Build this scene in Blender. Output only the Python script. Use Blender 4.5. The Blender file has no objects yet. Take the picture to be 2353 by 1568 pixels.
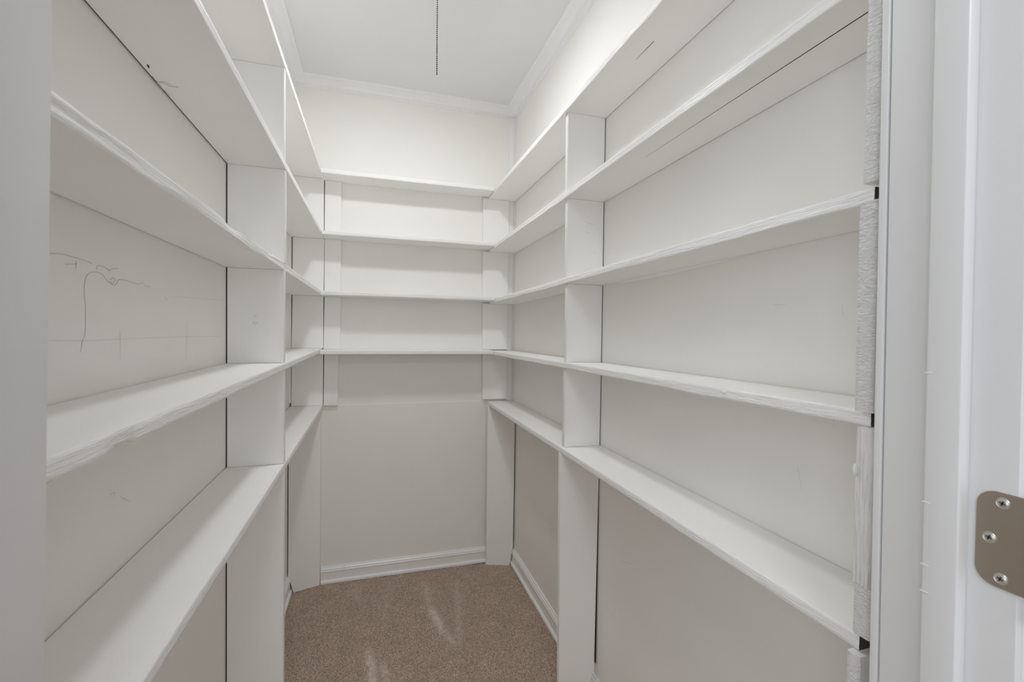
import bpy, bmesh, math, random
import numpy as np
from mathutils import Vector, Matrix, noise as mnoise

C = bpy.context.scene.collection
scene = bpy.context.scene

# ------------------------------------------------------------------ camera
F_PX, YAW, PITCH, ROLL, CAM_H = 1044.64, 0.2944, -0.0193, 0.0134, 1.2398
cam = bpy.data.cameras.new('camera')
cam.sensor_fit = 'HORIZONTAL'
cam.sensor_width = 36.0
cam.lens = 36.0 * F_PX / 2353.0
cam.clip_start = 0.01
cam.dof.use_dof = True
cam.dof.focus_distance = 1.35
cam.dof.aperture_fstop = 9.0
camo = bpy.data.objects.new('camera', cam)
C.objects.link(camo)
fwd = Vector((math.sin(YAW)*math.cos(PITCH), math.cos(YAW)*math.cos(PITCH), math.sin(PITCH)))
right = Vector((math.cos(YAW), -math.sin(YAW), 0))
up = right.cross(fwd)
r2 = right*math.cos(ROLL) + up*math.sin(ROLL)
u2 = -right*math.sin(ROLL) + up*math.cos(ROLL)
m = Matrix((r2, u2, -fwd)).transposed().to_4x4()
m.translation = (0, 0, CAM_H)
camo.matrix_world = m
scene.camera = camo

# ------------------------------------------------------------------ world, lights, exposure
world = bpy.data.worlds.new('world')
scene.world = world
world.use_nodes = True
world.node_tree.nodes['Background'].inputs[0].default_value = (0.8, 0.85, 0.9, 1)
world.node_tree.nodes['Background'].inputs[1].default_value = 0.05

BULB_STRENGTH = 120.0
BULB_COLOR = (0.965, 0.982, 1.0)
def area(name, loc, rot, sx, sy, power, col):
    l = bpy.data.lights.new(name, 'AREA')
    l.shape = 'RECTANGLE'; l.size = sx; l.size_y = sy; l.energy = power; l.color = col
    o = bpy.data.objects.new(name, l); C.objects.link(o)
    o.location = loc; o.rotation_euler = rot
    return o
# unseen hall behind the camera: fill lights added at far end, side and ceiling
P_FRONT, P_SIDE, P_TOP = 11.0, 10.0, 13.0
area('hall_far_fill', (0.5, -2.1, 1.35), (math.radians(90), 0, 0), 1.5, 1.5, P_FRONT, (0.91, 0.955, 1.0))
area('hall_side_fill', (-1.0, -0.75, 1.45), (0, math.radians(-90), 0), 1.5, 1.1, P_SIDE, (0.885, 0.94, 1.0))
area('hall_top_fill', (-0.1, -0.9, 2.40), (0, 0, 0), 0.5, 0.5, P_TOP, (0.95, 0.98, 1.0))

scene.view_settings.view_transform = 'Standard'
scene.view_settings.look = 'None'
scene.view_settings.gamma = 1.0
scene.view_settings.exposure = 0.06
scene.view_settings.use_curve_mapping = False
scene.cycles.max_bounces = 16
scene.cycles.diffuse_bounces = 12
scene.cycles.use_denoising = True

# ------------------------------------------------------------------ materials
def new_mat(name):
    mt = bpy.data.materials.new(name); mt.use_nodes = True
    nt = mt.node_tree
    return mt, nt, nt.nodes['Principled BSDF']

def paint(name, col, rough=0.45, spec=0.35, var=0.03, bump=0.25, bscale=450.0, stretch=(1, 1, 1), dist=0.0006,
          grain=None):
    """brushed or rolled wall paint: slight tone mottling and a fine relief; grain = (stretch, strength, distance) of wood below."""
    mt, nt, b = new_mat(name)
    N, L = nt.nodes, nt.links
    tc = N.new('ShaderNodeTexCoord')
    mp = N.new('ShaderNodeMapping'); mp.inputs['Scale'].default_value = stretch
    L.new(tc.outputs['Object'], mp.inputs[0])
    n1 = N.new('ShaderNodeTexNoise'); n1.inputs['Scale'].default_value = 3.5; n1.inputs['Detail'].default_value = 4
    L.new(tc.outputs['Object'], n1.inputs['Vector'])
    mx = N.new('ShaderNodeMix'); mx.data_type = 'RGBA'
    mx.inputs[6].default_value = tuple(c*(1-var) for c in col) + (1,)
    mx.inputs[7].default_value = tuple(min(1, c*(1+var)) for c in col) + (1,)
    L.new(n1.outputs['Fac'], mx.inputs[0])
    L.new(mx.outputs[2], b.inputs['Base Color'])
    n2 = N.new('ShaderNodeTexNoise'); n2.inputs['Scale'].default_value = bscale; n2.inputs['Detail'].default_value = 2
    L.new(mp.outputs[0], n2.inputs['Vector'])
    bp = N.new('ShaderNodeBump'); bp.inputs['Strength'].default_value = bump; bp.inputs['Distance'].default_value = dist
    L.new(n2.outputs['Fac'], bp.inputs['Height'])
    last = bp
    if grain:
        st, sg, ds = grain
        mp2 = N.new('ShaderNodeMapping'); mp2.inputs['Scale'].default_value = st
        L.new(tc.outputs['Object'], mp2.inputs[0])
        n3 = N.new('ShaderNodeTexNoise'); n3.inputs['Scale'].default_value = 1.0; n3.inputs['Detail'].default_value = 4
        n3.inputs['Distortion'].default_value = 1.2
        L.new(mp2.outputs[0], n3.inputs['Vector'])
        b2 = N.new('ShaderNodeBump'); b2.inputs['Strength'].default_value = sg; b2.inputs['Distance'].default_value = ds
        L.new(n3.outputs['Fac'], b2.inputs['Height']); L.new(bp.outputs[0], b2.inputs['Normal'])
        last = b2
    L.new(last.outputs[0], b.inputs['Normal'])
    b.inputs['Roughness'].default_value = rough
    b.inputs['Specular IOR Level'].default_value = spec
    return mt

WARM = (0.872, 0.863, 0.838)
BOARD = (0.908, 0.903, 0.888)
M_WALL = paint('painted_wall', WARM, rough=0.55)
M_CEIL = paint('ceiling_paint', (0.805, 0.81, 0.815), rough=0.7, spec=0.2)
M_TRIM = paint('trim_gloss_paint', (0.87, 0.87, 0.875), rough=0.32, spec=0.45, bump=0.04)
M_BOARD_Y = paint('painted_board_lengthwise', BOARD, rough=0.42, grain=((90, 4, 90), 0.22, 0.0008))
M_BOARD_X = paint('painted_board_crosswise', BOARD, rough=0.42, grain=((4, 90, 90), 0.22, 0.0008))
M_BOARD_Z = paint('painted_board_upright', BOARD, rough=0.45, grain=((110, 110, 5), 0.3, 0.0008))
EDGE = (0.905, 0.905, 0.90)
M_EDGE_Y = paint('thick_paint_edge_lengthwise', EDGE, rough=0.36, grain=((300, 22, 300), 0.8, 0.0022))
M_EDGE_X = paint('thick_paint_edge_crosswise', EDGE, rough=0.36, grain=((22, 300, 300), 0.7, 0.0018))
M_EDGE_Z = paint('thick_paint_edge_upright', EDGE, rough=0.36, grain=((300, 300, 16), 1.0, 0.0032))
M_SAWN = paint('rough_sawn_paint', (0.89, 0.89, 0.89), rough=0.45, grain=((150, 150, 420), 1.0, 0.0032))
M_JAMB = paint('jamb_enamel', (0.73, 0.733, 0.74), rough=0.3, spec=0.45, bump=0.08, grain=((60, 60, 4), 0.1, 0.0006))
M_HALL = paint('hall_paint', (0.52, 0.525, 0.53), rough=0.6)
M_SHOE = paint('white_caulk_strip', (0.86, 0.865, 0.88), rough=0.4)

def plain(name, col, rough=0.5, metal=0.0, spec=0.4, bump=None):
    mt, nt, b = new_mat(name)
    b.inputs['Base Color'].default_value = tuple(col) + (1,)
    b.inputs['Roughness'].default_value = rough
    b.inputs['Metallic'].default_value = metal
    b.inputs['Specular IOR Level'].default_value = spec
    N, L = nt.nodes, nt.links
    tc = N.new('ShaderNodeTexCoord')
    n = N.new('ShaderNodeTexNoise'); n.inputs['Scale'].default_value = bump[0] if bump else 300
    n.inputs['Detail'].default_value = 5
    L.new(tc.outputs['Object'], n.inputs['Vector'])
    bp = N.new('ShaderNodeBump'); bp.inputs['Strength'].default_value = bump[1] if bump else 0.1
    bp.inputs['Distance'].default_value = bump[2] if bump else 0.0004
    L.new(n.outputs['Fac'], bp.inputs['Height']); L.new(bp.outputs[0], b.inputs['Normal'])
    return mt
M_RAW_SHADE = plain('raw_end_grain_and_gap_shade', (0.075, 0.062, 0.05), 0.9, bump=(240, 0.9, 0.004))  # unpainted shelf ends; its dark colour also stands in for shade in gaps
M_DARK = plain('dark_crack', (0.05, 0.045, 0.04), 0.9)
M_PENCIL = plain('pencil_line', (0.64, 0.625, 0.60), 0.8)
M_SCUFF = plain('grey_scuff', (0.40, 0.385, 0.36), 0.8)
M_HINGE = plain('satin_hinge_metal', (0.36, 0.305, 0.25), 0.45, metal=0.55, bump=(900, 0.12, 0.0003))
M_SCREW = plain('screw_metal', (0.62, 0.60, 0.56), 0.35, metal=0.8)
M_CHAIN = plain('chain_metal', (0.02, 0.019, 0.018), 0.6, metal=0.0, spec=0.15)
M_PORC = plain('white_porcelain', (0.85, 0.85, 0.83), 0.2)
M_BULB, _nt, _b = new_mat('lit_bulb')
_b.inputs['Base Color'].default_value = (1, 1, 1, 1)
_b.inputs['Emission Color'].default_value = BULB_COLOR + (1,)
_b.inputs['Emission Strength'].default_value = BULB_STRENGTH

def carpet_mat():
    mt, nt, b = new_mat('brown_cut_pile_carpet')
    N, L = nt.nodes, nt.links
    tc = N.new('ShaderNodeTexCoord')
    def nz(scale, detail, rough=0.6):
        n = N.new('ShaderNodeTexNoise'); n.inputs['Scale'].default_value = scale; n.inputs['Detail'].default_value = detail
        n.inputs['Roughness'].default_value = rough
        L.new(tc.outputs['Object'], n.inputs['Vector']); return n
    n1 = nz(230, 3, 0.75); n2 = nz(16, 3)
    rp = N.new('ShaderNodeValToRGB')
    rp.color_ramp.elements[0].position = 0.34; rp.color_ramp.elements[0].color = (0.19, 0.131, 0.096, 1)
    rp.color_ramp.elements[1].position = 0.66; rp.color_ramp.elements[1].color = (0.69, 0.545, 0.44, 1)
    L.new(n1.outputs['Fac'], rp.inputs[0])
    mx = N.new('ShaderNodeMix'); mx.data_type = 'RGBA'; mx.blend_type = 'MULTIPLY'; mx.inputs[0].default_value = 1
    r2_ = N.new('ShaderNodeMapRange'); r2_.inputs[3].default_value = 0.86; r2_.inputs[4].default_value = 1.14
    L.new(n2.outputs['Fac'], r2_.inputs[0])
    L.new(rp.outputs[0], mx.inputs[6]); L.new(r2_.outputs[0], mx.inputs[7])
    at = N.new('ShaderNodeAttribute'); at.attribute_name = 'worn'
    mw = N.new('ShaderNodeMix'); mw.data_type = 'RGBA'
    mw.inputs[7].default_value = (0.80, 0.70, 0.61, 1)
    ml = N.new('ShaderNodeMath'); ml.operation = 'MULTIPLY'; ml.inputs[1].default_value = 0.62
    L.new(at.outputs['Fac'], ml.inputs[0]); L.new(ml.outputs[0], mw.inputs[0])
    L.new(mx.outputs[2], mw.inputs[6])
    L.new(mw.outputs[2], b.inputs['Base Color'])
    b.inputs['Roughness'].default_value = 0.95
    b.inputs['Specular IOR Level'].default_value = 0.1
    b.inputs['Sheen Weight'].default_value = 0.15
    return mt
M_CARPET = carpet_mat()

# ------------------------------------------------------------------ helpers
def obj(name, bm, mats, parent=None, smooth=False):
    me = bpy.data.meshes.new(name)
    bmesh.ops.recalc_face_normals(bm, faces=bm.faces)
    bm.to_mesh(me); bm.free()
    for mt in (mats if isinstance(mats, (list, tuple)) else [mats]):
        me.materials.append(mt)
    if smooth:
        for p in me.polygons: p.use_smooth = True
    o = bpy.data.objects.new(name, me); C.objects.link(o)
    if parent: o.parent = parent
    return o

def struct(name, bm, mats, parent=None, smooth=False, label=None):
    o = obj(name, bm, mats, parent, smooth)
    if not parent: o['kind'] = 'structure'
    if label: o['label'] = label
    return o

def thing(name, label, cat, loc=(0, 0, 0), group=None):
    o = bpy.data.objects.new(name, None); C.objects.link(o)
    o.location = loc
    o['label'] = label; o['category'] = cat
    if group: o['group'] = group
    return o

def add_box(bm, x0, x1, y0, y1, z0, z1, mat=0):
    vs = [bm.verts.new((x, y, z)) for x in (x0, x1) for y in (y0, y1) for z in (z0, z1)]
    for f in ((0, 1, 3, 2), (4, 6, 7, 5), (0, 4, 5, 1), (2, 3, 7, 6), (0, 2, 6, 4), (1, 5, 7, 3)):
        bm.faces.new([vs[i] for i in f]).material_index = mat
    return vs

def bev(bm, w, seg=2):
    bmesh.ops.bevel(bm, geom=bm.edges[:] , offset=w, segments=seg, profile=0.6, affect='EDGES', clamp_overlap=True)

def loft(bm, rings, mats_of=None, cap_mats=(0, 0), close=True):
    """rings: list of equal-length lists of 3-D points; joins neighbours with quads, caps the ends."""
    vr = [[bm.verts.new(p) for p in r] for r in rings]
    n = len(rings[0])
    for a, b in zip(vr[:-1], vr[1:]):
        for i in range(n if close else n-1):
            f = bm.faces.new((a[i], a[(i+1) % n], b[(i+1) % n], b[i]))
            if mats_of: f.material_index = mats_of[i]
    if close:
        bm.faces.new(vr[0]).material_index = cap_mats[0]
        bm.faces.new(list(reversed(vr[-1]))).material_index = cap_mats[1]

def extrude_profile(bm, prof, place, s0, s1, mats_of=None):
    loft(bm, [[place(a, b, s) for a, b in prof] for s in (s0, s1)], mats_of)

def n1(x, seed):
    return mnoise.noise(Vector((x, seed*7.31, seed*3.17)))

def edged_board(length_map, s0, s1, back, front, lo, hi, rough=0.0012, freq=9.0, seed=1, bevel=0.0010, n=None, chips=(),
                rows=4, ridge=0.0, cap=(0, 0), groove=None, gap_strip=None):
    """A sawn board along s. back/front/lo/hi are numbers or functions of s (front edge is the seen one). The front edge has
    rows of points whose relief wanders (hand-brushed paint over saw marks); chips = (s, 't'|'b', depth_front, depth_edge, width)."""
    fn = lambda v: v if callable(v) else (lambda s: v)
    back, front, lo, hi = map(fn, (back, front, lo, hi))
    if n is None: n = max(12, int((s1-s0)/0.012))
    sg = 1 if front((s0+s1)/2) > back((s0+s1)/2) else -1
    rings = []
    for i in range(n+1):
        s = s0 + (s1-s0)*i/n
        ct = cb = ft = fb = 0.0
        for cs, which, df, de, w in chips:
            g = math.exp(-((s-cs)/w)**2)
            if which == 't': ct += de*g; ft += df*g
            else: cb += de*g; fb += df*g
        jt = rough*(n1(s*freq, seed) + 0.5*n1(s*freq*3.7, seed+1))
        jb = rough*(n1(s*freq, seed+2) + 0.5*n1(s*freq*3.3, seed+3))
        L_, H_, F_, B_ = lo(s), hi(s), front(s), back(s)
        T = H_ - ct + jt*0.6; Bm = L_ + cb + jb*0.8
        pts = [(B_, L_)]
        if groove:
            gx, gw, gd = groove(s)
            if gw > 0:
                pts += [(gx-sg*gw/2, L_), (gx-sg*gw/4, L_+gd), (gx+sg*gw/4, L_+gd), (gx+sg*gw/2, L_)]
            else:
                pts += [(gx-sg*1e-5, L_), (gx-sg*5e-6, L_), (gx+sg*5e-6, L_), (gx+sg*1e-5, L_)]
        pts += [(F_-sg*(bevel+0.012+fb), L_), (F_-sg*(bevel+fb), Bm), ]
        for r in range(rows+1):
            t = r/rows
            bulge = rough*0.45*n1(s*freq*1.6, seed+5+r*0.37) + ridge*n1(s*freq*0.45+2.1*t, seed+11+t*3)
            z = Bm+bevel + (T-Bm-2*bevel)*t
            pts.append((F_ + sg*bulge - sg*(fb*(1-t) + ft*t), z))
        pts += [(F_-sg*(bevel+ft), T), (F_-sg*(bevel+0.012+ft), H_), (B_, H_)]
        rings.append([length_map(a, b, s) for a, b in pts])
    bm = bmesh.new()
    k = len(rings[0])
    base = 5 if groove else 1
    mats = [0]*k
    for i in range(base+1, base+1+rows+2): mats[i] = 1
    if groove:
        for i in (1, 2, 3): mats[i] = 2
    loft(bm, rings, mats, cap)
    for f in bm.faces:
        if f.material_index == 1: f.smooth = True
    for e_ in bm.edges:
        if len(e_.link_faces) == 2 and (e_.link_faces[0].material_index != e_.link_faces[1].material_index or e_.calc_face_angle(0) > 0.5): e_.smooth = False
    return bm

alongY = lambda a, b, s: (a, s, b)      # a = X, b = Z
alongX = lambda a, b, s: (s, a, b)      # a = Y, b = Z
alongZ = lambda a, b, s: (a, b, s)      # a = X, b = Y

def ribbon(bm, pts, w, n_off, to3d):
    """a thin drawn line: flat strip along 2-D points, lifted n_off from its surface"""
    for (a, b) in zip(pts[:-1], pts[1:]):
        d = Vector((b[0]-a[0], b[1]-a[1]))
        if d.length < 1e-6: continue
        nrm = Vector((-d.y, d.x)).normalized()*w/2
        q = [Vector(a)+nrm, Vector(b)+nrm, Vector(b)-nrm, Vector(a)-nrm]
        bm.faces.new([bm.verts.new(to3d(p[0], p[1])) for p in q])

def smooth_pts(pts, k=5):
    out = []
    P = [pts[0]] + list(pts) + [pts[-1]]
    for i in range(1, len(P)-2):
        for j in range(k):
            t = j/k
            p0, p1, p2, p3 = P[i-1], P[i], P[i+1], P[i+2]
            out.append(tuple(0.5*((2*p1[c]) + (-p0[c]+p2[c])*t + (2*p0[c]-5*p1[c]+4*p2[c]-p3[c])*t*t + (-p0[c]+3*p1[c]-3*p2[c]+p3[c])*t**3) for c in (0, 1)))
    out.append(pts[-1])
    return out

# ------------------------------------------------------------------ the room
XL, XR, YB, ZC = -0.3833, 0.7285, 2.3894, 2.44
YF0, YF1 = 0.262, 0.400                 # front wall, hall face and closet face
XJL, XJR = -0.217, 0.545                # door opening
JZ = 2.055

bm = bmesh.new(); add_box(bm, XL-0.7, XR+0.7, -2.3, YB+0.1, -0.12, -0.012); struct('floor', bm, M_CARPET)
bm = bmesh.new(); add_box(bm, XL-0.1, XR+0.1, YF0, YB+0.1, ZC, ZC+0.1); struct('ceiling', bm, M_CEIL)
bm = bmesh.new(); add_box(bm, XL-0.1, XL, YF1, YB+0.1, -0.012, ZC); wall_left = struct('wall_left', bm, M_WALL)
bm = bmesh.new(); add_box(bm, XR, XR+0.1, YF1, YB+0.1, -0.012, ZC); wall_right = struct('wall_right', bm, M_WALL)
bm = bmesh.new(); add_box(bm, XL, XR, YB, YB+0.1, -0.012, ZC); wall_back = struct('wall_back', bm, M_WALL)
bm = bmesh.new()
add_box(bm, XL+0.002, XR-0.002, YB-0.0022, YB-0.0001, 0.0, 0.8685); bev(bm, 0.0008, 1)
struct('wall_panel', bm, M_WALL, wall_back)
# front wall with the door opening
bm = bmesh.new()
add_box(bm, XL-0.7, XJL-0.022, YF0, YF1, -0.012, ZC)
add_box(bm, 0.607, XR+0.7, YF0, YF1, -0.012, ZC)
add_box(bm, XJL-0.022, 0.607, YF0, YF1, JZ+0.02, ZC)
struct('wall_front', bm, M_WALL)
# hall behind the camera
bm = bmesh.new(); add_box(bm, XL-0.8, XL-0.7, -2.3, YF0, -0.012, ZC); struct('wall_hall_left', bm, M_HALL)
bm = bmesh.new(); add_box(bm, XR+0.7, XR+0.8, -2.3, YF0, -0.012, ZC); struct('wall_hall_right', bm, M_HALL)
bm = bmesh.new(); add_box(bm, XL-0.8, XR+0.8, -2.4, -2.3, -0.012, ZC); struct('wall_hall_back', bm, M_HALL)
bm = bmesh.new(); add_box(bm, XL-0.8, XR+0.8, -2.4, YF0-0.001, ZC, ZC+0.1); struct('ceiling_hall', bm, M_CEIL)

# pencil lines and scuffs on the left wall (drawn on it), scratches on the others
def wall_marks(name, lines, w, mat, parent, to3d, label):
    b = bmesh.new()
    for l in lines: ribbon(b, smooth_pts(l) if len(l) > 2 else l, w, 0, to3d)
    o = obj(name, b, mat, parent); o['label'] = label
    return o
onL = lambda y, z: (XL+0.0004, y, z)
onR = lambda y, z: (XR-0.0004, y, z)
onB = lambda x, z: (x, YB-0.0026, z)
pencil = [
 [(0.704,1.329),(0.721,1.332),(0.742,1.332),(0.773,1.331),(0.79,1.329)],
 [(0.764,1.205),(0.768,1.221),(0.774,1.231),(0.775,1.268),(0.772,1.288),(0.775,1.305),(0.783,1.314),(0.798,1.318),(0.816,1.317),(0.828,1.309),(0.848,1.304),(0.856,1.309),(0.86,1.313),(0.874,1.315),(0.896,1.314),(0.923,1.313),(0.936,1.317),(0.949,1.312),(0.966,1.312)],
 [(0.801,1.322),(0.805,1.328),(0.824,1.328),(0.836,1.325),(0.84,1.328),(0.86,1.331)],
 [(0.836,1.311),(0.846,1.315),(0.85,1.312),(0.844,1.306),(0.836,1.309)],
 [(1.023,1.299),(1.036,1.293)], [(0.755,1.328),(0.754,1.316)], [(0.732,1.32),(0.757,1.324)],
 [(0.835,0.984),(0.848,0.983),(0.842,0.978)], [(0.863,0.971),(0.89,0.954)]]
wall_marks('pencil_scribble', pencil, 0.0011, M_PENCIL, wall_left, onL, 'faint grey pencil scribble looping over the wall')
M_FAINT = plain('faint_pencil', (0.73, 0.718, 0.69), 0.8)
guides = [[(0.701,1.222),(0.783,1.22),(0.906,1.221),(1.13,1.221),(1.354,1.219)], [(0.864,1.233),(0.865,1.189)], [(1.13,1.251),(1.128,1.169)], [(1.062,1.302),(1.366,1.314)]]
wall_marks('pencil_guide_line', guides, 0.0009, M_FAINT, wall_left, onL, 'faint straight pencil guide lines with short cross ticks')
scrR = [[(0.5532,1.2922),(0.552,1.283),(0.5505,1.2724)], [(0.5626,1.1022),(0.5615,1.0901)], [(1.2247,0.5411),(1.19,0.553),(1.1566,0.5655)], [(1.3202,0.3501),(1.29,0.351),(1.2687,0.3494)],
        [(0.69,1.30),(0.675,1.298),(0.66,1.2985)], [(0.626,1.0041),(0.6172,0.9678)]]
wall_marks('wall_scratch', scrR, 0.0009, M_FAINT, wall_right, onR, 'short faint scratches on the paint')
M_WHITESCR = plain('white_scratch', (0.84, 0.835, 0.82), 0.4)
scrB = [[(0.417,0.545),(0.445,0.559),(0.481,0.568)], [(0.43,0.472),(0.47,0.481),(0.526,0.489)], [(0.477,0.532),(0.50,0.518),(0.518,0.501)], [(0.027,0.561),(0.056,0.574),(0.085,0.579),(0.093,0.571)]]
wall_marks('wall_scratch', scrB, 0.0013, M_WHITESCR, wall_back, onB, 'pale scratches on the paint')
b = bmesh.new()
for x, z in ((0.139,0.591),(0.183,0.583),(0.435,0.137),(0.016,0.088),(0.202,0.521)):
    mtx = Matrix.Translation((x, YB-0.0022, z)) @ Matrix.Diagonal((1, 0.5, 1, 1))
    bmesh.ops.create_uvsphere(b, u_segments=8, v_segments=6, radius=0.0035, matrix=mtx)
obj('nail_bump', b, M_WHITESCR, wall_back, True)

# crown moulding: cove between two fillets, 60 mm out and 43 mm down
crown = [(0.060, 0.0), (0.060, -0.006), (0.0530, -0.0075)]
for i in range(9):
    a = i/8*math.pi/2
    crown.append((0.019 + 0.0325*(1-math.sin(a)), -0.0095 - 0.0205*(1-math.cos(a))))
crown += [(0.0185, -0.0330), (0.0120, -0.0338), (0.0118, -0.0385), (0.0062, -0.0395), (0.0060, -0.0440), (0.0, -0.0450), (0.0, 0.0)]
def mould(name, prof, place, s0, s1, mat, mitre=(0, 0)):
    b = bmesh.new()
    r0 = [place(a, z, s0 + mitre[0]*a) for a, z in prof]
    r1 = [place(a, z, s1 - mitre[1]*a) for a, z in prof]
    loft(b, [r0, r1])
    o = struct(name, b, mat)
    return o
def smooth_by_angle(o, ang=0.6):
    for p in o.data.polygons: p.use_smooth = True
    try: o.data.set_sharp_from_angle(angle=ang)
    except Exception: pass
e = 0.0
for nm, pl, s0, s1 in (('trim_1', lambda a, z, s: (s, YB-a, ZC+z), XL, XR),
                       ('trim_2', lambda a, z, s: (XR-a, s, ZC+z), YB, YF1),
                       ('trim_3', lambda a, z, s: (XL+a, s, ZC+z), YB, YF1)):
    sgn = 1 if s1 > s0 else -1
    o = mould(nm, crown, pl, s0, s1, M_TRIM, (sgn, sgn))
    smooth_by_angle(o)
# corner strip, right back corner
b = bmesh.new()
loft(b, [[(XR-0.036, YB, z), (XR-0.036, YB-0.010, z), (XR-0.034, YB-0.012, z), (XR-0.0085, YB-0.012, z), (XR-0.0075, YB-0.0095, z),
          (XR-0.0065, YB-0.0135, z), (XR-0.0005, YB-0.0135, z), (XR-0.0005, YB, z)] for z in (0.8665, ZC-0.043)])
struct('trim_4', b, M_TRIM)
# corner strip, left back corner
b = bmesh.new()
loft(b, [[(XL, YB-0.044, z), (XL+0.0045, YB-0.043, z), (XL+0.006, YB-0.040, z), (XL+0.006, YB-0.018, z), (XL, YB-0.017, z)] for z in (0.89, ZC-0.043)])
struct('trim_5', b, M_WALL)

# baseboards: flat face in the wall colour, white moulded cap, white strip at the carpet
basep = [(0.0, 0.0), (0.0115, 0.0), (0.0115, 0.046), (0.0135, 0.048), (0.0140, 0.052), (0.0115, 0.056), (0.0118, 0.060), (0.0095, 0.064), (0.0060, 0.067), (0.0050, 0.0715), (0.0, 0.0725)]
shoep = [(0.0115, -0.006), (0.021, -0.006), (0.0205, 0.004), (0.0165, 0.0085), (0.0115, 0.0095)]
def baseboard(name, place, s0, s1, h=1.0):
    b = bmesh.new()
    pr = [(a, z*h) for a, z in basep]
    loft(b, [[place(a, z, s) for a, z in pr] for s in (s0, s1)], [0, 0, 1, 1, 1, 1, 1, 1, 1, 1, 0])
    o = struct(name, b, [M_WALL, M_TRIM])
    b = bmesh.new()
    n = 40
    loft(b, [[place(a, z + (0.0012*n1(s*14, 3.3) if z > 0 else 0), s) for a, z in shoep] for s in [s0+(s1-s0)*i/n for i in range(n+1)]])
    st = obj('caulk_strip', b, M_SHOE, o); st['label'] = 'narrow white strip between baseboard and carpet'
    return o
bb = baseboard('baseboard_back', lambda a, z, s: (s, YB-0.0022-a, z), -0.2425, 0.587)
b = bmesh.new()
add_box(b, -0.135, -0.1335, YB-0.0022-0.0146, YB-0.0022-0.011, 0.047, 0.0715)
obj('joint', b, M_FAINT, bb)
baseboard('baseboard_left', lambda a, z, s: (XL+a, s, z), YF1, YB-0.0225, 1.08)
baseboard('baseboard_right', lambda a, z, s: (XR-a, s, z), YF1, YB-0.0225, 1.06)

# ------------------------------------------------------------------ carpet
def carpet():
    x0, x1, y0, y1, st = XL+0.019, XR-0.019, 0.95, YB-0.0225, 0.0022
    nx, ny = int((x1-x0)/st), int((y1-y0)/st)
    rng = np.random.default_rng(4)
    X, Y = np.meshgrid(np.linspace(x0, x1, nx), np.linspace(y0, y1, ny))
    def lowpass(s0):
        a = rng.standard_normal((ny//s0+3, nx//s0+3))
        yy = np.linspace(0, a.shape[0]-1.001, ny); xx = np.linspace(0, a.shape[1]-1.001, nx)
        yi, xi = yy.astype(int), xx.astype(int); fy, fx = (yy-yi)[:, None], (xx-xi)[None, :]
        g = lambda i, j: a[np.ix_(i, j)]
        return (g(yi, xi)*(1-fy)*(1-fx) + g(yi+1, xi)*fy*(1-fx) + g(yi, xi+1)*(1-fy)*fx + g(yi+1, xi+1)*fy*fx)
    Zt = -0.0075 + 0.0013*rng.standard_normal((ny, nx)) + 0.0015*lowpass(3) + 0.0012*lowpass(14)
    Zt -= 0.008*np.clip((X-0.45)/0.27, 0, 1)*np.clip((Y-2.0)/0.38, 0, 1)
    X = X + 0.0007*rng.standard_normal((ny, nx)); Y = Y + 0.0007*rng.standard_normal((ny, nx))
    # nap brushed the other way: paler streaks
    worn = np.zeros((ny, nx))
    def streak(p, q, w, k):
        p, q = np.array(p), np.array(q); d = q-p; L2 = d@d
        t = np.clip(((X-p[0])*d[0] + (Y-p[1])*d[1])/L2, 0, 1)
        r = np.hypot(X-(p[0]+t*d[0]), Y-(p[1]+t*d[1]))
        np.maximum(worn, k*np.exp(-(r/w)**2)*(0.55+0.45*np.sin(3.14*np.clip(t, 0.05, .95))), out=worn)
    streak((0.249, 2.25), (0.249, 2.05), 0.016, 0.45); streak((0.249, 2.05), (0.282, 1.86), 0.017, 1.0)
    streak((0.285, 1.86), (0.315, 1.78), 0.016, 0.5); streak((0.40, 2.22), (0.333, 1.74), 0.014, 0.35)
    streak((-0.012, 1.82), (0.009, 1.62), 0.018, 0.85); streak((0.04, 1.74), (0.05, 1.62), 0.016, 0.6)
    streak((-0.07, 2.30), (-0.07, 2.2), 0.022, 0.3); streak((0.08, 2.33), (0.05, 2.0), 0.03, 0.15)
    worn *= np.clip(1 + 0.35*lowpass(5), 0, 1.4)
    Zt += 0.0015*worn
    co = np.stack([X, Y, Zt], -1).reshape(-1, 3).astype(np.float32)
    i = np.arange((ny-1)*(nx-1)); r, c = i//(nx-1), i % (nx-1)
    a = r*nx + c
    quads = np.stack([a, a+1, a+nx+1, a+nx], -1).astype(np.int32)
    me = bpy.data.meshes.new('carpet')
    me.vertices.add(len(co)); me.vertices.foreach_set('co', co.ravel())
    me.loops.add(quads.size); me.loops.foreach_set('vertex_index', quads.ravel())
    me.polygons.add(len(quads)); me.polygons.foreach_set('loop_start', (np.arange(len(quads))*4).astype(np.int32))
    me.update(calc_edges=True)
    at = me.attributes.new('worn', 'FLOAT', 'POINT'); at.data.foreach_set('value', np.clip(worn, 0, 1).astype(np.float32).ravel())
    me.materials.append(M_CARPET)
    o = bpy.data.objects.new('carpet', me); C.objects.link(o)
    o['kind'] = 'stuff'; o['label'] = 'brown cut pile carpet with paler vacuum streaks on the closet floor'; o['category'] = 'carpet'
carpet()

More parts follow.
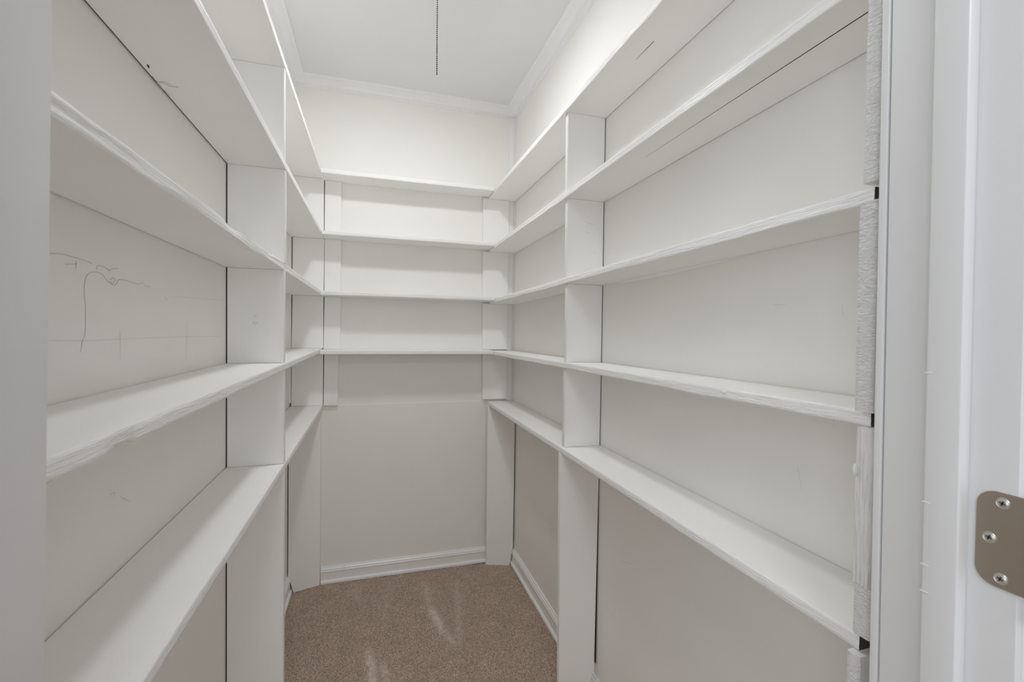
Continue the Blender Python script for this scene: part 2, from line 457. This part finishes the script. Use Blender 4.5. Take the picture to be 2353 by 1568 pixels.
# ------------------------------------------------------------------ door frame
def lean_y(z): return 0.008*(z-1.55)
def upright_prism(name, foot, z0, z1, mat, parent=None, leanx=0.0, leany=0.0, zref=1.55, bw=0.0012, nz=1):
    """plan outline extruded up, leaning slightly out of plumb"""
    b = bmesh.new()
    loft(b, [[(x + leanx*(z-zref), y + leany*(z-zref), z) for x, y in foot] for z in (z0, z1)])
    ed = [e for e in b.edges if abs((e.verts[0].co-e.verts[1].co).z) > 0.5]
    bmesh.ops.bevel(b, geom=ed, offset=bw, segments=3, profile=0.5, affect='EDGES')
    o = obj(name, b, mat, parent)
    smooth_by_angle(o, 0.5)
    return o
door = bpy.data.objects.new('door_1', None); C.objects.link(door)
door['kind'] = 'structure'
door['label'] = 'grey white door frame around the closet doorway'
rect = lambda x0, x1, y0, y1: [(x0, y0), (x1, y0), (x1, y1), (x0, y1)]
# right: jamb board, thin edge strip on the closet side, stop with a rounded nose
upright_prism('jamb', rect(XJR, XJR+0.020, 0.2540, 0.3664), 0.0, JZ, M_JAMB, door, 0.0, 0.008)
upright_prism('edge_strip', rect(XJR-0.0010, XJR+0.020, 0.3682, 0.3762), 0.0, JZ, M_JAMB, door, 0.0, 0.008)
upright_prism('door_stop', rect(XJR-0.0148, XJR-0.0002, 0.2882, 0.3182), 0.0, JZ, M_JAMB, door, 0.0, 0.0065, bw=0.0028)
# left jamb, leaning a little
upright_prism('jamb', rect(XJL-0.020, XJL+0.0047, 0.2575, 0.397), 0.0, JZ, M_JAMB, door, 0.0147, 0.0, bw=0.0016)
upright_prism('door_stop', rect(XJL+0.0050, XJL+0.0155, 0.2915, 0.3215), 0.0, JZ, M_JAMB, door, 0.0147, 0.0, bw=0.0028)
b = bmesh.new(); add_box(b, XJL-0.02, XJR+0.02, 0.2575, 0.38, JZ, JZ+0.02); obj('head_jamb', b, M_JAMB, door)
# small dents along the stop's edge and nail marks
b = bmesh.new()
for z, s in ((1.205, 0), (1.075, 0), (1.012, 0), (0.985, 0)):
    y = 0.3178 + 0.0065*(z-1.55)
    add_box(b, XJR-0.0152, XJR-0.0141, y-0.006, y+0.0008, z-0.0005, z+0.0005)
dn = obj('dent', b, M_WHITESCR, door)
# casing on the hall side
for x0, x1 in ((XJR+0.006, XJR+0.063), (XJL-0.063, XJL-0.006)):
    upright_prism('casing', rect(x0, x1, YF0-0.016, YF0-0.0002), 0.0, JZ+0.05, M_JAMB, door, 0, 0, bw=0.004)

# hinge on the right jamb
hinge = thing('door_hinge', 'bronze grey door hinge leaf with three screws on the right jamb', 'hinge', (XJR, 0.262, 1.057))
hz0, hz1, hy0, hy1, hr = 1.0137, 1.1005, 0.237, 0.2792, 0.0145
leaf = [(hy0, hz0), ]
for i in range(9):
    a = -math.pi/2 + i/8*math.pi/2
    leaf.append((hy1-hr+hr*math.cos(a), hz0+hr+hr*math.sin(a)))
for i in range(9):
    a = i/8*math.pi/2
    leaf.append((hy1-hr+hr*math.cos(a), hz1-hr+hr*math.sin(a)))
leaf.append((hy0, hz1))
def rel(p): return (p[0]-XJR, p[1]-0.262, p[2]-1.057)
hx = lambda z: XJR
b = bmesh.new()
loft(b, [[rel((x, y, z)) for y, z in leaf] for x in (XJR-0.0001, XJR-0.0014)])
obj('leaf', b, M_HINGE, hinge)
for (y, z) in ((0.2606, 1.0912), (0.2692, 1.0569), (0.2604, 1.0226)):
    b = bmesh.new()
    R = Matrix.Rotation(-math.pi/2, 4, 'Y')
    # countersink ring, dished head and a cross recess
    prof = [(0.0052, 0.00140), (0.0047, 0.00195), (0.0042, 0.00165), (0.0038, 0.0019), (0.0028, 0.0024), (0.0, 0.0026)]
    rings = []
    for (r_, h_) in prof[:-1]:
        rings.append([rel((XJR-h_, y+r_*math.cos(t*math.pi/12), z+r_*math.sin(t*math.pi/12))) for t in range(24)])
    vr = [[b.verts.new(p) for p in r_] for r_ in rings]
    for p_, q_ in zip(vr[:-1], vr[1:]):
        for i in range(24): b.faces.new((p_[i], p_[(i+1) % 24], q_[(i+1) % 24], q_[i]))
    b.faces.new(vr[-1])
    sc_ = obj('screw', b, M_SCREW, hinge, False)
    b = bmesh.new()
    for ang in (0.35, 0.35+math.pi/2):
        ca, sa = math.cos(ang), math.sin(ang)
        pts = [(-0.0023, -0.0006), (0.0023, -0.0006), (0.0023, 0.0006), (-0.0023, 0.0006)]
        loft(b, [[rel((XJR-h_, y+u*ca-v*sa, z+u*sa+v*ca)) for u, v in pts] for h_ in (0.0020, 0.00262)])
    obj('cross_slot', b, M_DARK, sc_)
for k in range(5):
    b = bmesh.new()
    z0 = hz0 + (hz1-hz0)*k/5 + 0.0004; z1 = hz0 + (hz1-hz0)*(k+1)/5 - 0.0004
    loft(b, [[rel((XJR-0.004+0.0062*math.cos(t*math.pi/8), 0.2305+0.0062*math.sin(t*math.pi/8), z)) for t in range(16)] for z in (z0, z1)])
    obj('knuckle', b, M_HINGE, hinge)

# ------------------------------------------------------------------ shelving
T = 0.0192
XFL, XFR = -0.2384, 0.5831
YN_L = YF1 + 0.002
YEND = YB - 0.0005
# name: bottom height at Y 2.2, slope, front offset, front skew
Lsh = [(1.9650, .0055, -.0017, -.0017), (1.6788, -.0039, .0016, .0022), (1.4036, -.0011, -.0030, .0017), (1.1299, .0047, .0016, -.0042), (0.8701-T, .0099, -.0002, .0006)]
Rsh = [(1.9498, -.0021, -.0009, -.0029), (1.6692, -.0079, .0024, -.0014), (1.3926, -.0087, .0088, -.0025), (1.1218, -.0031, .0077, -.0042), (0.8652-T, .0, .0024, .0005)]
Bsh = [1.9591, 1.6789, 1.4008, 1.1254]
zl = lambda i, y: Lsh[i][0] + Lsh[i][1]*(y-2.2)
zr = lambda i, y: Rsh[i][0] + Rsh[i][1]*(y-2.2)
fl = lambda i, y: XFL + Lsh[i][2] + Lsh[i][3]*(y-1.4)
fr = lambda i, y: XFR + Rsh[i][2] + Rsh[i][3]*(y-1.4)

left_unit = thing('shelving_unit', 'white five-board wall shelving along the left wall, one front edge wavy with thick paint', 'shelf')
right_unit = thing('shelving_unit', 'white five-board wall shelving along the right wall, nearest the door hinge', 'shelf')
back_unit = thing('shelving_unit', 'white four-board shelving across the narrow back wall, open below its lowest board', 'shelf')

# left shelves; the third has wavy, thickly painted layers on its edge
Lopt = [dict(rough=0.0006), dict(rough=0.0007), dict(rough=0.0022, freq=7, ridge=0.0014, rows=7, chips=((0.93, 't', .004, .004, .05), (0.74, 'b', .002, .002, .05), (1.05, 'b', .002, -.002, .07), (1.22, 't', .003, .003, .03))),
        dict(rough=0.0012, freq=12, chips=((0.52, 'b', .002, .004, .012), (0.545, 'b', .003, .004, .008), (1.32, 't', .0005, .0006, .02))), dict(rough=0.0010, freq=5)]
for i in range(5):
    bm = edged_board(alongY, YN_L, YEND, XL+(0.0036 if i == 1 else 0.0026), lambda s, i=i: fl(i, s), lambda s, i=i: zl(i, s), lambda s, i=i: zl(i, s)+T, seed=i+1, **Lopt[i])
    o = obj('shelf', bm, [M_BOARD_Y, M_EDGE_Y], left_unit)
    if i == 2: o['label'] = 'shelf with wavy thickly painted front edge'
    if i == 4: o['label'] = 'lowest shelf over the open floor space'

# right shelves; raw sawn ends at the door, a long split under the second
def split(s):
    t = (1.0 - s)/0.6
    if t <= 0: return (0.641, 0.0, 0.0)
    return (0.641, 0.0006+0.0022*min(1, t), 0.011)
Ropt = [dict(rough=0.0010, chips=((1.02, 't', .002, .003, .012), (1.26, 't', .001, .002, .006), (0.95, 't', .001, .0015, .008))),
        dict(rough=0.0013, freq=6, ridge=0.0012, rows=7, groove=split), dict(rough=0.0017, freq=9, ridge=0.0008, rows=6),
        dict(rough=0.0013, freq=11, rows=5, chips=((0.72, 'b', .001, -.0025, .05), (0.93, 't', .001, .001, .006), (0.6, 't', .001, .001, .015), (1.0, 'b', .001, .001, .012))),
        dict(rough=0.0010, freq=8, ridge=0.0006)]
RY0 = [0.412, 0.413, 0.4145, 0.4115, 0.4110]
for i in range(5):
    bm = edged_board(alongY, RY0[i], YB-0.0140, XR-(0.0008 if i == 2 else 0.0018), lambda s, i=i: fr(i, s), lambda s, i=i: zr(i, s), lambda s, i=i: zr(i, s)+T,
                     seed=i+21, cap=(2, 0), **Ropt[i])
    o = obj('shelf', bm, [M_BOARD_Y, M_EDGE_Y, M_RAW_SHADE], right_unit)
    if i == 1: o['label'] = 'shelf with a long dark split along its underside'
    if i == 4: o['label'] = 'lowest shelf over the open floor space'
    # knot bumps in the edge paint
    if i in (3,):
        for (y, r_) in ((0.66, 0.004), (0.86, 0.0028)):
            b = bmesh.new()
            mt_ = Matrix.Translation((fr(i, y)-0.0004, y, zr(i, y)+0.0125)) @ Matrix.Diagonal((0.35, 1.3, 0.8, 1))
            bmesh.ops.create_uvsphere(b, u_segments=12, v_segments=8, radius=r_, matrix=mt_)
            obj('knot', b, M_EDGE_Y, o, True)
# caulk fillet under the third right shelf, lighter wedge against the wall
b = bmesh.new()
rings = []
for i in range(13):
    y = 1.352 - i/12*0.61
    h = 0.0085*math.sin(math.pi*min(1, max(0.02, i/12)))**0.7
    z = zr(2, y) - 0.0002
    rings.append([(XR-0.0003, y, z), (XR-0.0003, y, z-h), (XR-h*0.9, y, z)])
loft(b, rings)
o = obj('caulk_fillet', b, M_SHOE, right_unit); o['label'] = 'white caulk wedge under a shelf at the wall'
# dark slit in the top shelf's underside
b = bmesh.new()
z = zr(0, 1.0) - 0.0003
v = [b.verts.new(p) for p in ((0.6452, 0.972, z), (0.6470, 0.978, z), (0.6456, 1.052, z), (0.6448, 1.052, z))]; b.faces.new(v)
o = obj('split', b, M_DARK, right_unit); o['label'] = 'short dark split in the wood'

# back shelves butt against the side shelves' edges
YFB = 2.2595
Bopt = [dict(rough=0.0012, freq=9), dict(rough=0.0009, chips=((-0.225, 't', .002, .003, .01),)), dict(rough=0.0012, ridge=0.0010, rows=5, chips=((-0.1, 't', .002, .002, .04),)), dict(rough=0.0006)]
for i, z in enumerate(Bsh):
    x0 = fl(i, YFB)+0.0012; x1 = fr(i, YFB)-0.0014
    bm = edged_board(alongX, x0, x1, YB-0.0008, YFB, z, z+T, seed=41+i, **Bopt[i])
    obj('shelf', bm, [M_BOARD_X, M_EDGE_X], back_unit)

# support boards flat on the back wall, one piece per bay
def flat_board(name, parent, foot0, foot1, z0, z1, mat=M_BOARD_Z, bw=0.0012):
    """foot0/foot1: plan rectangles (x0, x1, y0, y1) at the bottom and the top"""
    b = bmesh.new()
    loft(b, [[(x0, y0, z0), (x1, y0, z0), (x1, y1, z0), (x0, y1, z0)] for (x0, x1, y0, y1, z0) in ((*foot0, z0), (*foot1, z1))])
    bev(b, bw, 2)
    return obj(name, b, mat, parent)
yb0, yb1 = YB-0.0193, YB-0.0024
e = 0.0006
for k in range(4):
    z1 = zl(k, 2.38)-e; z0 = zl(k+1, 2.38)+T+e
    flat_board('support_board', left_unit, (-0.3745-(0.002 if k > 1 else 0), -0.2362, yb0, yb1), (-0.3722-(0.002 if k == 3 else 0), -0.2360+(0.003 if k == 1 else 0), yb0, yb1), z0, z1)
    z1 = Bsh[k]-e; z0 = (Bsh[k+1]+T+e) if k < 3 else 0.8705
    flat_board('support_cleat', back_unit, (-0.2334 if k != 2 else -0.2348, -0.1590-(0.009 if k == 3 else 0), yb0+0.001, yb1), (-0.2318, -0.1575-(0.008 if k == 3 else 0), yb0+0.001, yb1), z0, z1)
    z0 = (Bsh[k+1]+T+e) if k < 3 else 0.8775
    xr0 = 0.5515 + 0.0018*k
    flat_board('support_board', right_unit, (xr0, 0.6920, yb0, yb1), (xr0-0.0015, 0.6918, yb0, yb1), z0, min(Bsh[k], zr(k, 2.38))-e)
# long lower supports, standing askew, outer bottom corner cut away for the baseboard
def low_support(parent, pts_xz, front_y, label=None):
    """outline in X,Z; front_y(x) gives the skewed face"""
    b = bmesh.new()
    f = [b.verts.new((x, front_y(x), z)) for x, z in pts_xz]
    g = [b.verts.new((x, front_y(x)+0.019, z)) for x, z in pts_xz]
    n = len(f)
    b.faces.new(f); b.faces.new(list(reversed(g)))
    for i in range(n): b.faces.new((f[i], f[(i+1) % n], g[(i+1) % n], g[i]))
    bev(b, 0.0012, 2)
    return obj('support_leg', b, M_BOARD_Z, parent)
ztL = zl(4, 2.35)-0.0008; ztR = zr(4, 2.35)-0.0008
low_support(left_unit, [(-0.3565, -0.006), (-0.2455, -0.006), (-0.2445, ztL), (-0.3785, ztL), (-0.3785, 0.083)], lambda x: 2.3655 - 0.30*(-0.2455-x)*1.15)
low_support(right_unit, [(0.5840, -0.012), (0.7035, -0.012), (0.7195, 0.098), (0.7220, ztR), (0.5835, ztR)], lambda x: 2.3475 - 0.31*(x-0.584))

# dividers
def divider(parent, xa, xb, y, z0, z1, label=None, seed=1, th=0.0185, notch=None, xfb=None):
    """upright board; xa = wall side, xb = front edge; xfb = front edge at the bottom"""
    if xfb is None: xfb = xb
    fx = lambda z: xfb + (xb-xfb)*(z-z0)/(z1-z0)
    b = edged_board(lambda a, c, s: (a, c, s), z0, z1, xa, fx, y, y+th, rough=0.0007, freq=8, seed=seed, bevel=0.0016, rows=2)
    o = obj('divider', b, [M_BOARD_Z, M_EDGE_Z], parent)
    return o
YDL, YDR = 1.397, 1.3647
for k in range(4):
    divider(left_unit, XL+0.0037, (-0.2415, -0.2385, -0.2400, -0.2395)[k], YDL, zl(k+1, 1.4)+T+e, zl(k, 1.4)-e, seed=60+k)
    divider(right_unit, XR-0.0033, (0.5925, 0.5950, 0.5985, 0.5960)[k], YDR, zr(k+1, 1.37)+T+e, zr(k, 1.37)-e, seed=70+k)
divider(left_unit, XL+0.0038, -0.2390, YDL, 0.094, zl(4, 1.4)-e, seed=80)
b = edged_board(lambda a, c, s: (a, c, s), -0.010, 0.0935, XL+0.0260, -0.2390, YDL, YDL+0.0185, rough=0.0007, seed=80, bevel=0.0016, rows=2)
obj('divider', b, [M_BOARD_Z, M_EDGE_Z], left_unit)
def divider_leg_R():
    b = bmesh.new()
    z0, z1, y0, y1 = -0.010, zr(4, 1.37)-e, YDR, YDR+0.0185
    prof = [(0.5915, z0), (0.7050, z0), (0.7080, 0.092), (0.7190, 0.101), (0.7255, z1), (0.5845, z1)]
    f = [b.verts.new((x, y0, z)) for x, z in prof]; g = [b.verts.new((x, y1, z)) for x, z in prof]
    b.faces.new(f); b.faces.new(list(reversed(g)))
    for i in range(6): b.faces.new((f[i], f[(i+1) % 6], g[(i+1) % 6], g[i]))
    bev(b, 0.0014, 2)
    return obj('divider', b, M_BOARD_Z, right_unit)
divider_leg_R()
# dark unpainted strips added as shade in the gaps between boards and walls
def add_gap_shade(parent, x0, x1, y0, y1, z0, z1, name='gap_shade', dz=0.0):
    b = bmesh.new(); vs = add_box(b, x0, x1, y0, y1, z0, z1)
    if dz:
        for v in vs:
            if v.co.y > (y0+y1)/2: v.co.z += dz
    o = obj(name, b, M_RAW_SHADE, parent); o['label'] = 'dark unpainted wood strip added as shade in the gap beside a board'
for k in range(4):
    add_gap_shade(left_unit, XL+0.0002, XL+0.0034, YDL+0.0030, YDL+0.016, zl(k+1, 1.4)+T+0.001, zl(k, 1.4)-0.001)
    add_gap_shade(right_unit, XR-0.0030, XR-0.0002, YDR+0.0025, YDR+0.016, zr(k+1, 1.37)+T+0.001, zr(k, 1.37)-0.001)
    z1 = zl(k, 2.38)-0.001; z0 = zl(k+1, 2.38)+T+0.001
    add_gap_shade(left_unit, XL+0.0065, -0.3765, YB-0.0080, YB-0.0030, z0, z1)
    add_gap_shade(left_unit, -0.2362, -0.2332, YB-0.0080, YB-0.0030, z0+0.002, min(z1, Bsh[k]-0.001))
add_gap_shade(left_unit, XL+0.0002, XL+0.0035, YDL+0.0030, YDL+0.016, 0.10, zl(4, 1.4)-0.001)
add_gap_shade(left_unit, XL+0.0010, -0.3785, 2.345, 2.352, 0.086, zl(4, 2.35)-0.002)
add_gap_shade(right_unit, 0.7225, XR-0.0006, 2.325, 2.332, 0.110, zr(4, 2.35)-0.002)
add_gap_shade(right_unit, 0.7265, XR-0.0003, YDR+0.0040, YDR+0.016, 0.12, zr(4, 1.37)-0.002)
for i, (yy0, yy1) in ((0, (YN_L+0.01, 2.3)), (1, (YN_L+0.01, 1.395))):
    add_gap_shade(left_unit, XL+0.0002, XL+(0.0024 if i == 0 else 0.0034), yy0, yy1, zl(i, yy0)+0.0022, zl(i, yy0)+0.012, dz=Lsh[i][1]*(yy1-yy0))
add_gap_shade(right_unit, XR-0.0017, XR-0.0002, 0.45, 2.3, zr(0, .45)+0.002, zr(0, .45)+0.012, dz=Rsh[0][1]*1.85)
add_gap_shade(right_unit, XR-0.0017, XR-0.0002, 0.45, 1.0, zr(1, .45)+0.002, zr(1, .45)+0.012, dz=Rsh[1][1]*0.55)
# face scribble on a left divider, scuffs on a right one
b = bmesh.new()
to = lambda x, z: (x, YDL-0.0004, z)
ribbon(b, smooth_pts([(-0.3145, 1.270), (-0.3117, 1.2767), (-0.309, 1.272)]), 0.0009, 0, to)
ribbon(b, smooth_pts([(-0.3191, 1.2587), (-0.3117, 1.2565), (-0.3053, 1.2575), (-0.3127, 1.2510), (-0.3191, 1.2587)]), 0.0009, 0, to)
o = obj('pencil_doodle', b, M_PENCIL, left_unit); o['label'] = 'tiny pencil doodle on a divider'
to = lambda x, z: (x, YDR-0.0004, z)
for pts in ([(0.6601, 1.5739), (0.668, 1.5709), (0.6759, 1.5694)], [(0.6882, 1.5045), (0.695, 1.507), (0.7024, 1.5068)], [(0.655, 1.606), (0.675, 1.60), (0.69, 1.598)]):
    b = bmesh.new(); ribbon(b, smooth_pts(pts), 0.001, 0, to)
    o = obj('scuff', b, M_FAINT, right_unit); o['label'] = 'thin grey scuff on a divider'

# cracked paint and a small knot hole under the second left shelf
zc = lambda y: zl(1, y) - 0.0005
und = lambda x, y: (x, y, zc(y))
for pts, w in (([(-0.3773,0.9605),(-0.3791,0.9736),(-0.3759,0.9828),(-0.3679,0.9827),(-0.3619,0.9913),(-0.3485,0.9895)], 0.0011), ([(-0.3735,0.9794),(-0.3636,0.9771),(-0.3571,0.9844)], 0.0008), ([(-0.3797,1.008),(-0.3778,1.0185),(-0.3746,1.0259)], 0.0010), ([(-0.3802,0.985),(-0.3797,1.008)], 0.0022)):
    b = bmesh.new(); ribbon(b, smooth_pts(pts) if len(pts) > 2 else pts, w, 0, und)
    o = obj('paint_crack', b, M_SCUFF, left_unit); o['label'] = 'thin crack in the paint under a shelf'
b = bmesh.new()
b.faces.new([b.verts.new(und(x, y)) for x, y in ((-0.3692,0.9212),(-0.3684,0.9245),(-0.3690,0.9290),(-0.3715,0.9350),(-0.3726,0.9330),(-0.3718,0.9270))])
o = obj('knot', b, M_DARK, left_unit); o['label'] = 'small dark knot hole in the shelf underside'

# door-end uprights of the right shelves, roughly painted, with gaps at the shelf ends
def end_upright(z0, z1, xf, ya, yb_, mat_edge, seed, rough=0.0012, ridge=0.0, freq=14, name='end_upright', label=None, chips=()):
    b = edged_board(lambda a, c, s: (a, c, s), z0, z1, XR-0.002, xf, ya, yb_, rough=rough, ridge=ridge, freq=freq, seed=seed, bevel=0.0014, rows=4, n=max(8, int((z1-z0)/0.006)), chips=chips)
    o = obj(name, b, [M_BOARD_Z, mat_edge], right_unit)
    if label: o['label'] = label
    return o
end_upright(zr(1, .41)+T+e, zr(0, .41)-e, 0.5825, 0.4055, 0.4240, M_EDGE_Z, 90)
end_upright(zr(2, .41)+T+0.0035, zr(1, .41)-e, 0.5840, 0.4025, 0.4220, M_SAWN, 91)
end_upright(zr(3, .41)+T-0.0, zr(2, .41)-0.0008, 0.5820, 0.4010, 0.4235, M_SAWN, 92, rough=0.0015, label='upright with saw marks showing through the paint')
end_upright(0.9300, zr(3, .41)-0.0012, 0.5825, 0.3995, 0.4205, M_EDGE_Z, 93, ridge=0.0012, freq=10, label='upright with raised wood grain and a peeling knot')
end_upright(zr(4, .41)+T+e, 0.9292, 0.5835, 0.3985, 0.4190, M_SAWN, 94, name='filler_block', label='short rough block under the grained upright')
end_upright(-0.010, zr(4, .41)-0.002, 0.5755, 0.4035, 0.4195, M_SAWN, 95, rough=0.0016)
# peeling knot
b = bmesh.new()
bmesh.ops.create_uvsphere(b, u_segments=14, v_segments=8, radius=0.0048, matrix=Matrix.Translation((0.5815, 0.4195, 1.072)) @ Matrix.Diagonal((0.5, 0.7, 1.7, 1)))
obj('knot', b, M_EDGE_Z, right_unit, True)

# ------------------------------------------------------------------ ceiling lamp with pull chain
LX, LY = 0.115, 1.515
lamp = thing('ceiling_lamp', 'flush ceiling lamp with round diffuser and dark beaded pull chain hanging below the ceiling', 'lamp', (LX, LY, ZC))
def lathe(prof, seg=32, cap=True):
    b = bmesh.new()
    vr = [[b.verts.new((r_*math.cos(2*math.pi*t/seg), r_*math.sin(2*math.pi*t/seg), z)) for t in range(seg)] for r_, z in prof]
    for p_, q_ in zip(vr[:-1], vr[1:]):
        for i in range(seg): b.faces.new((p_[i], p_[(i+1) % seg], q_[(i+1) % seg], q_[i]))
    b.faces.new(vr[0])
    if cap: b.faces.new(vr[-1])
    return b
obj('base', lathe([(0.088, -0.0005), (0.090, -0.005), (0.088, -0.0215), (0.084, -0.0225), (0.0815, -0.0215), (0.080, -0.0135)]), M_PORC, lamp, True)  # unseen base; raised rim added to cut the diffuser's grazing light
obj('diffuser', lathe([(0.0725, -0.0137)] + [(0.0725*math.cos(a*math.pi/18), -0.0137-0.016*math.sin(a*math.pi/18)) for a in range(1, 9)]), M_BULB, lamp, True)
b = bmesh.new()
cx, cy = 0.188-LX, 1.5-LY
bmesh.ops.create_cone(b, segments=12, radius1=0.0055, radius2=0.0045, depth=0.010, matrix=Matrix.Translation((cx, cy, -0.0165)), cap_ends=True)
obj('chain_outlet', b, M_CHAIN, lamp, True)
b = bmesh.new()
z = 2.0735 - ZC; zt = -0.0205
k = 0
while z < zt:
    sway = 0.0008*math.sin(z*9)
    bmesh.ops.create_icosphere(b, subdivisions=1, radius=0.0025, matrix=Matrix.Translation((cx+sway, cy, z)))
    z += 0.0062
bmesh.ops.create_cone(b, segments=6, radius1=0.0005, radius2=0.0005, depth=zt-(2.0735-ZC), matrix=Matrix.Translation((cx, cy, (zt+2.0735-ZC)/2)), cap_ends=True)
o = obj('pull_chain', b, M_CHAIN, lamp, True); o['label'] = 'dark metal beaded pull chain'
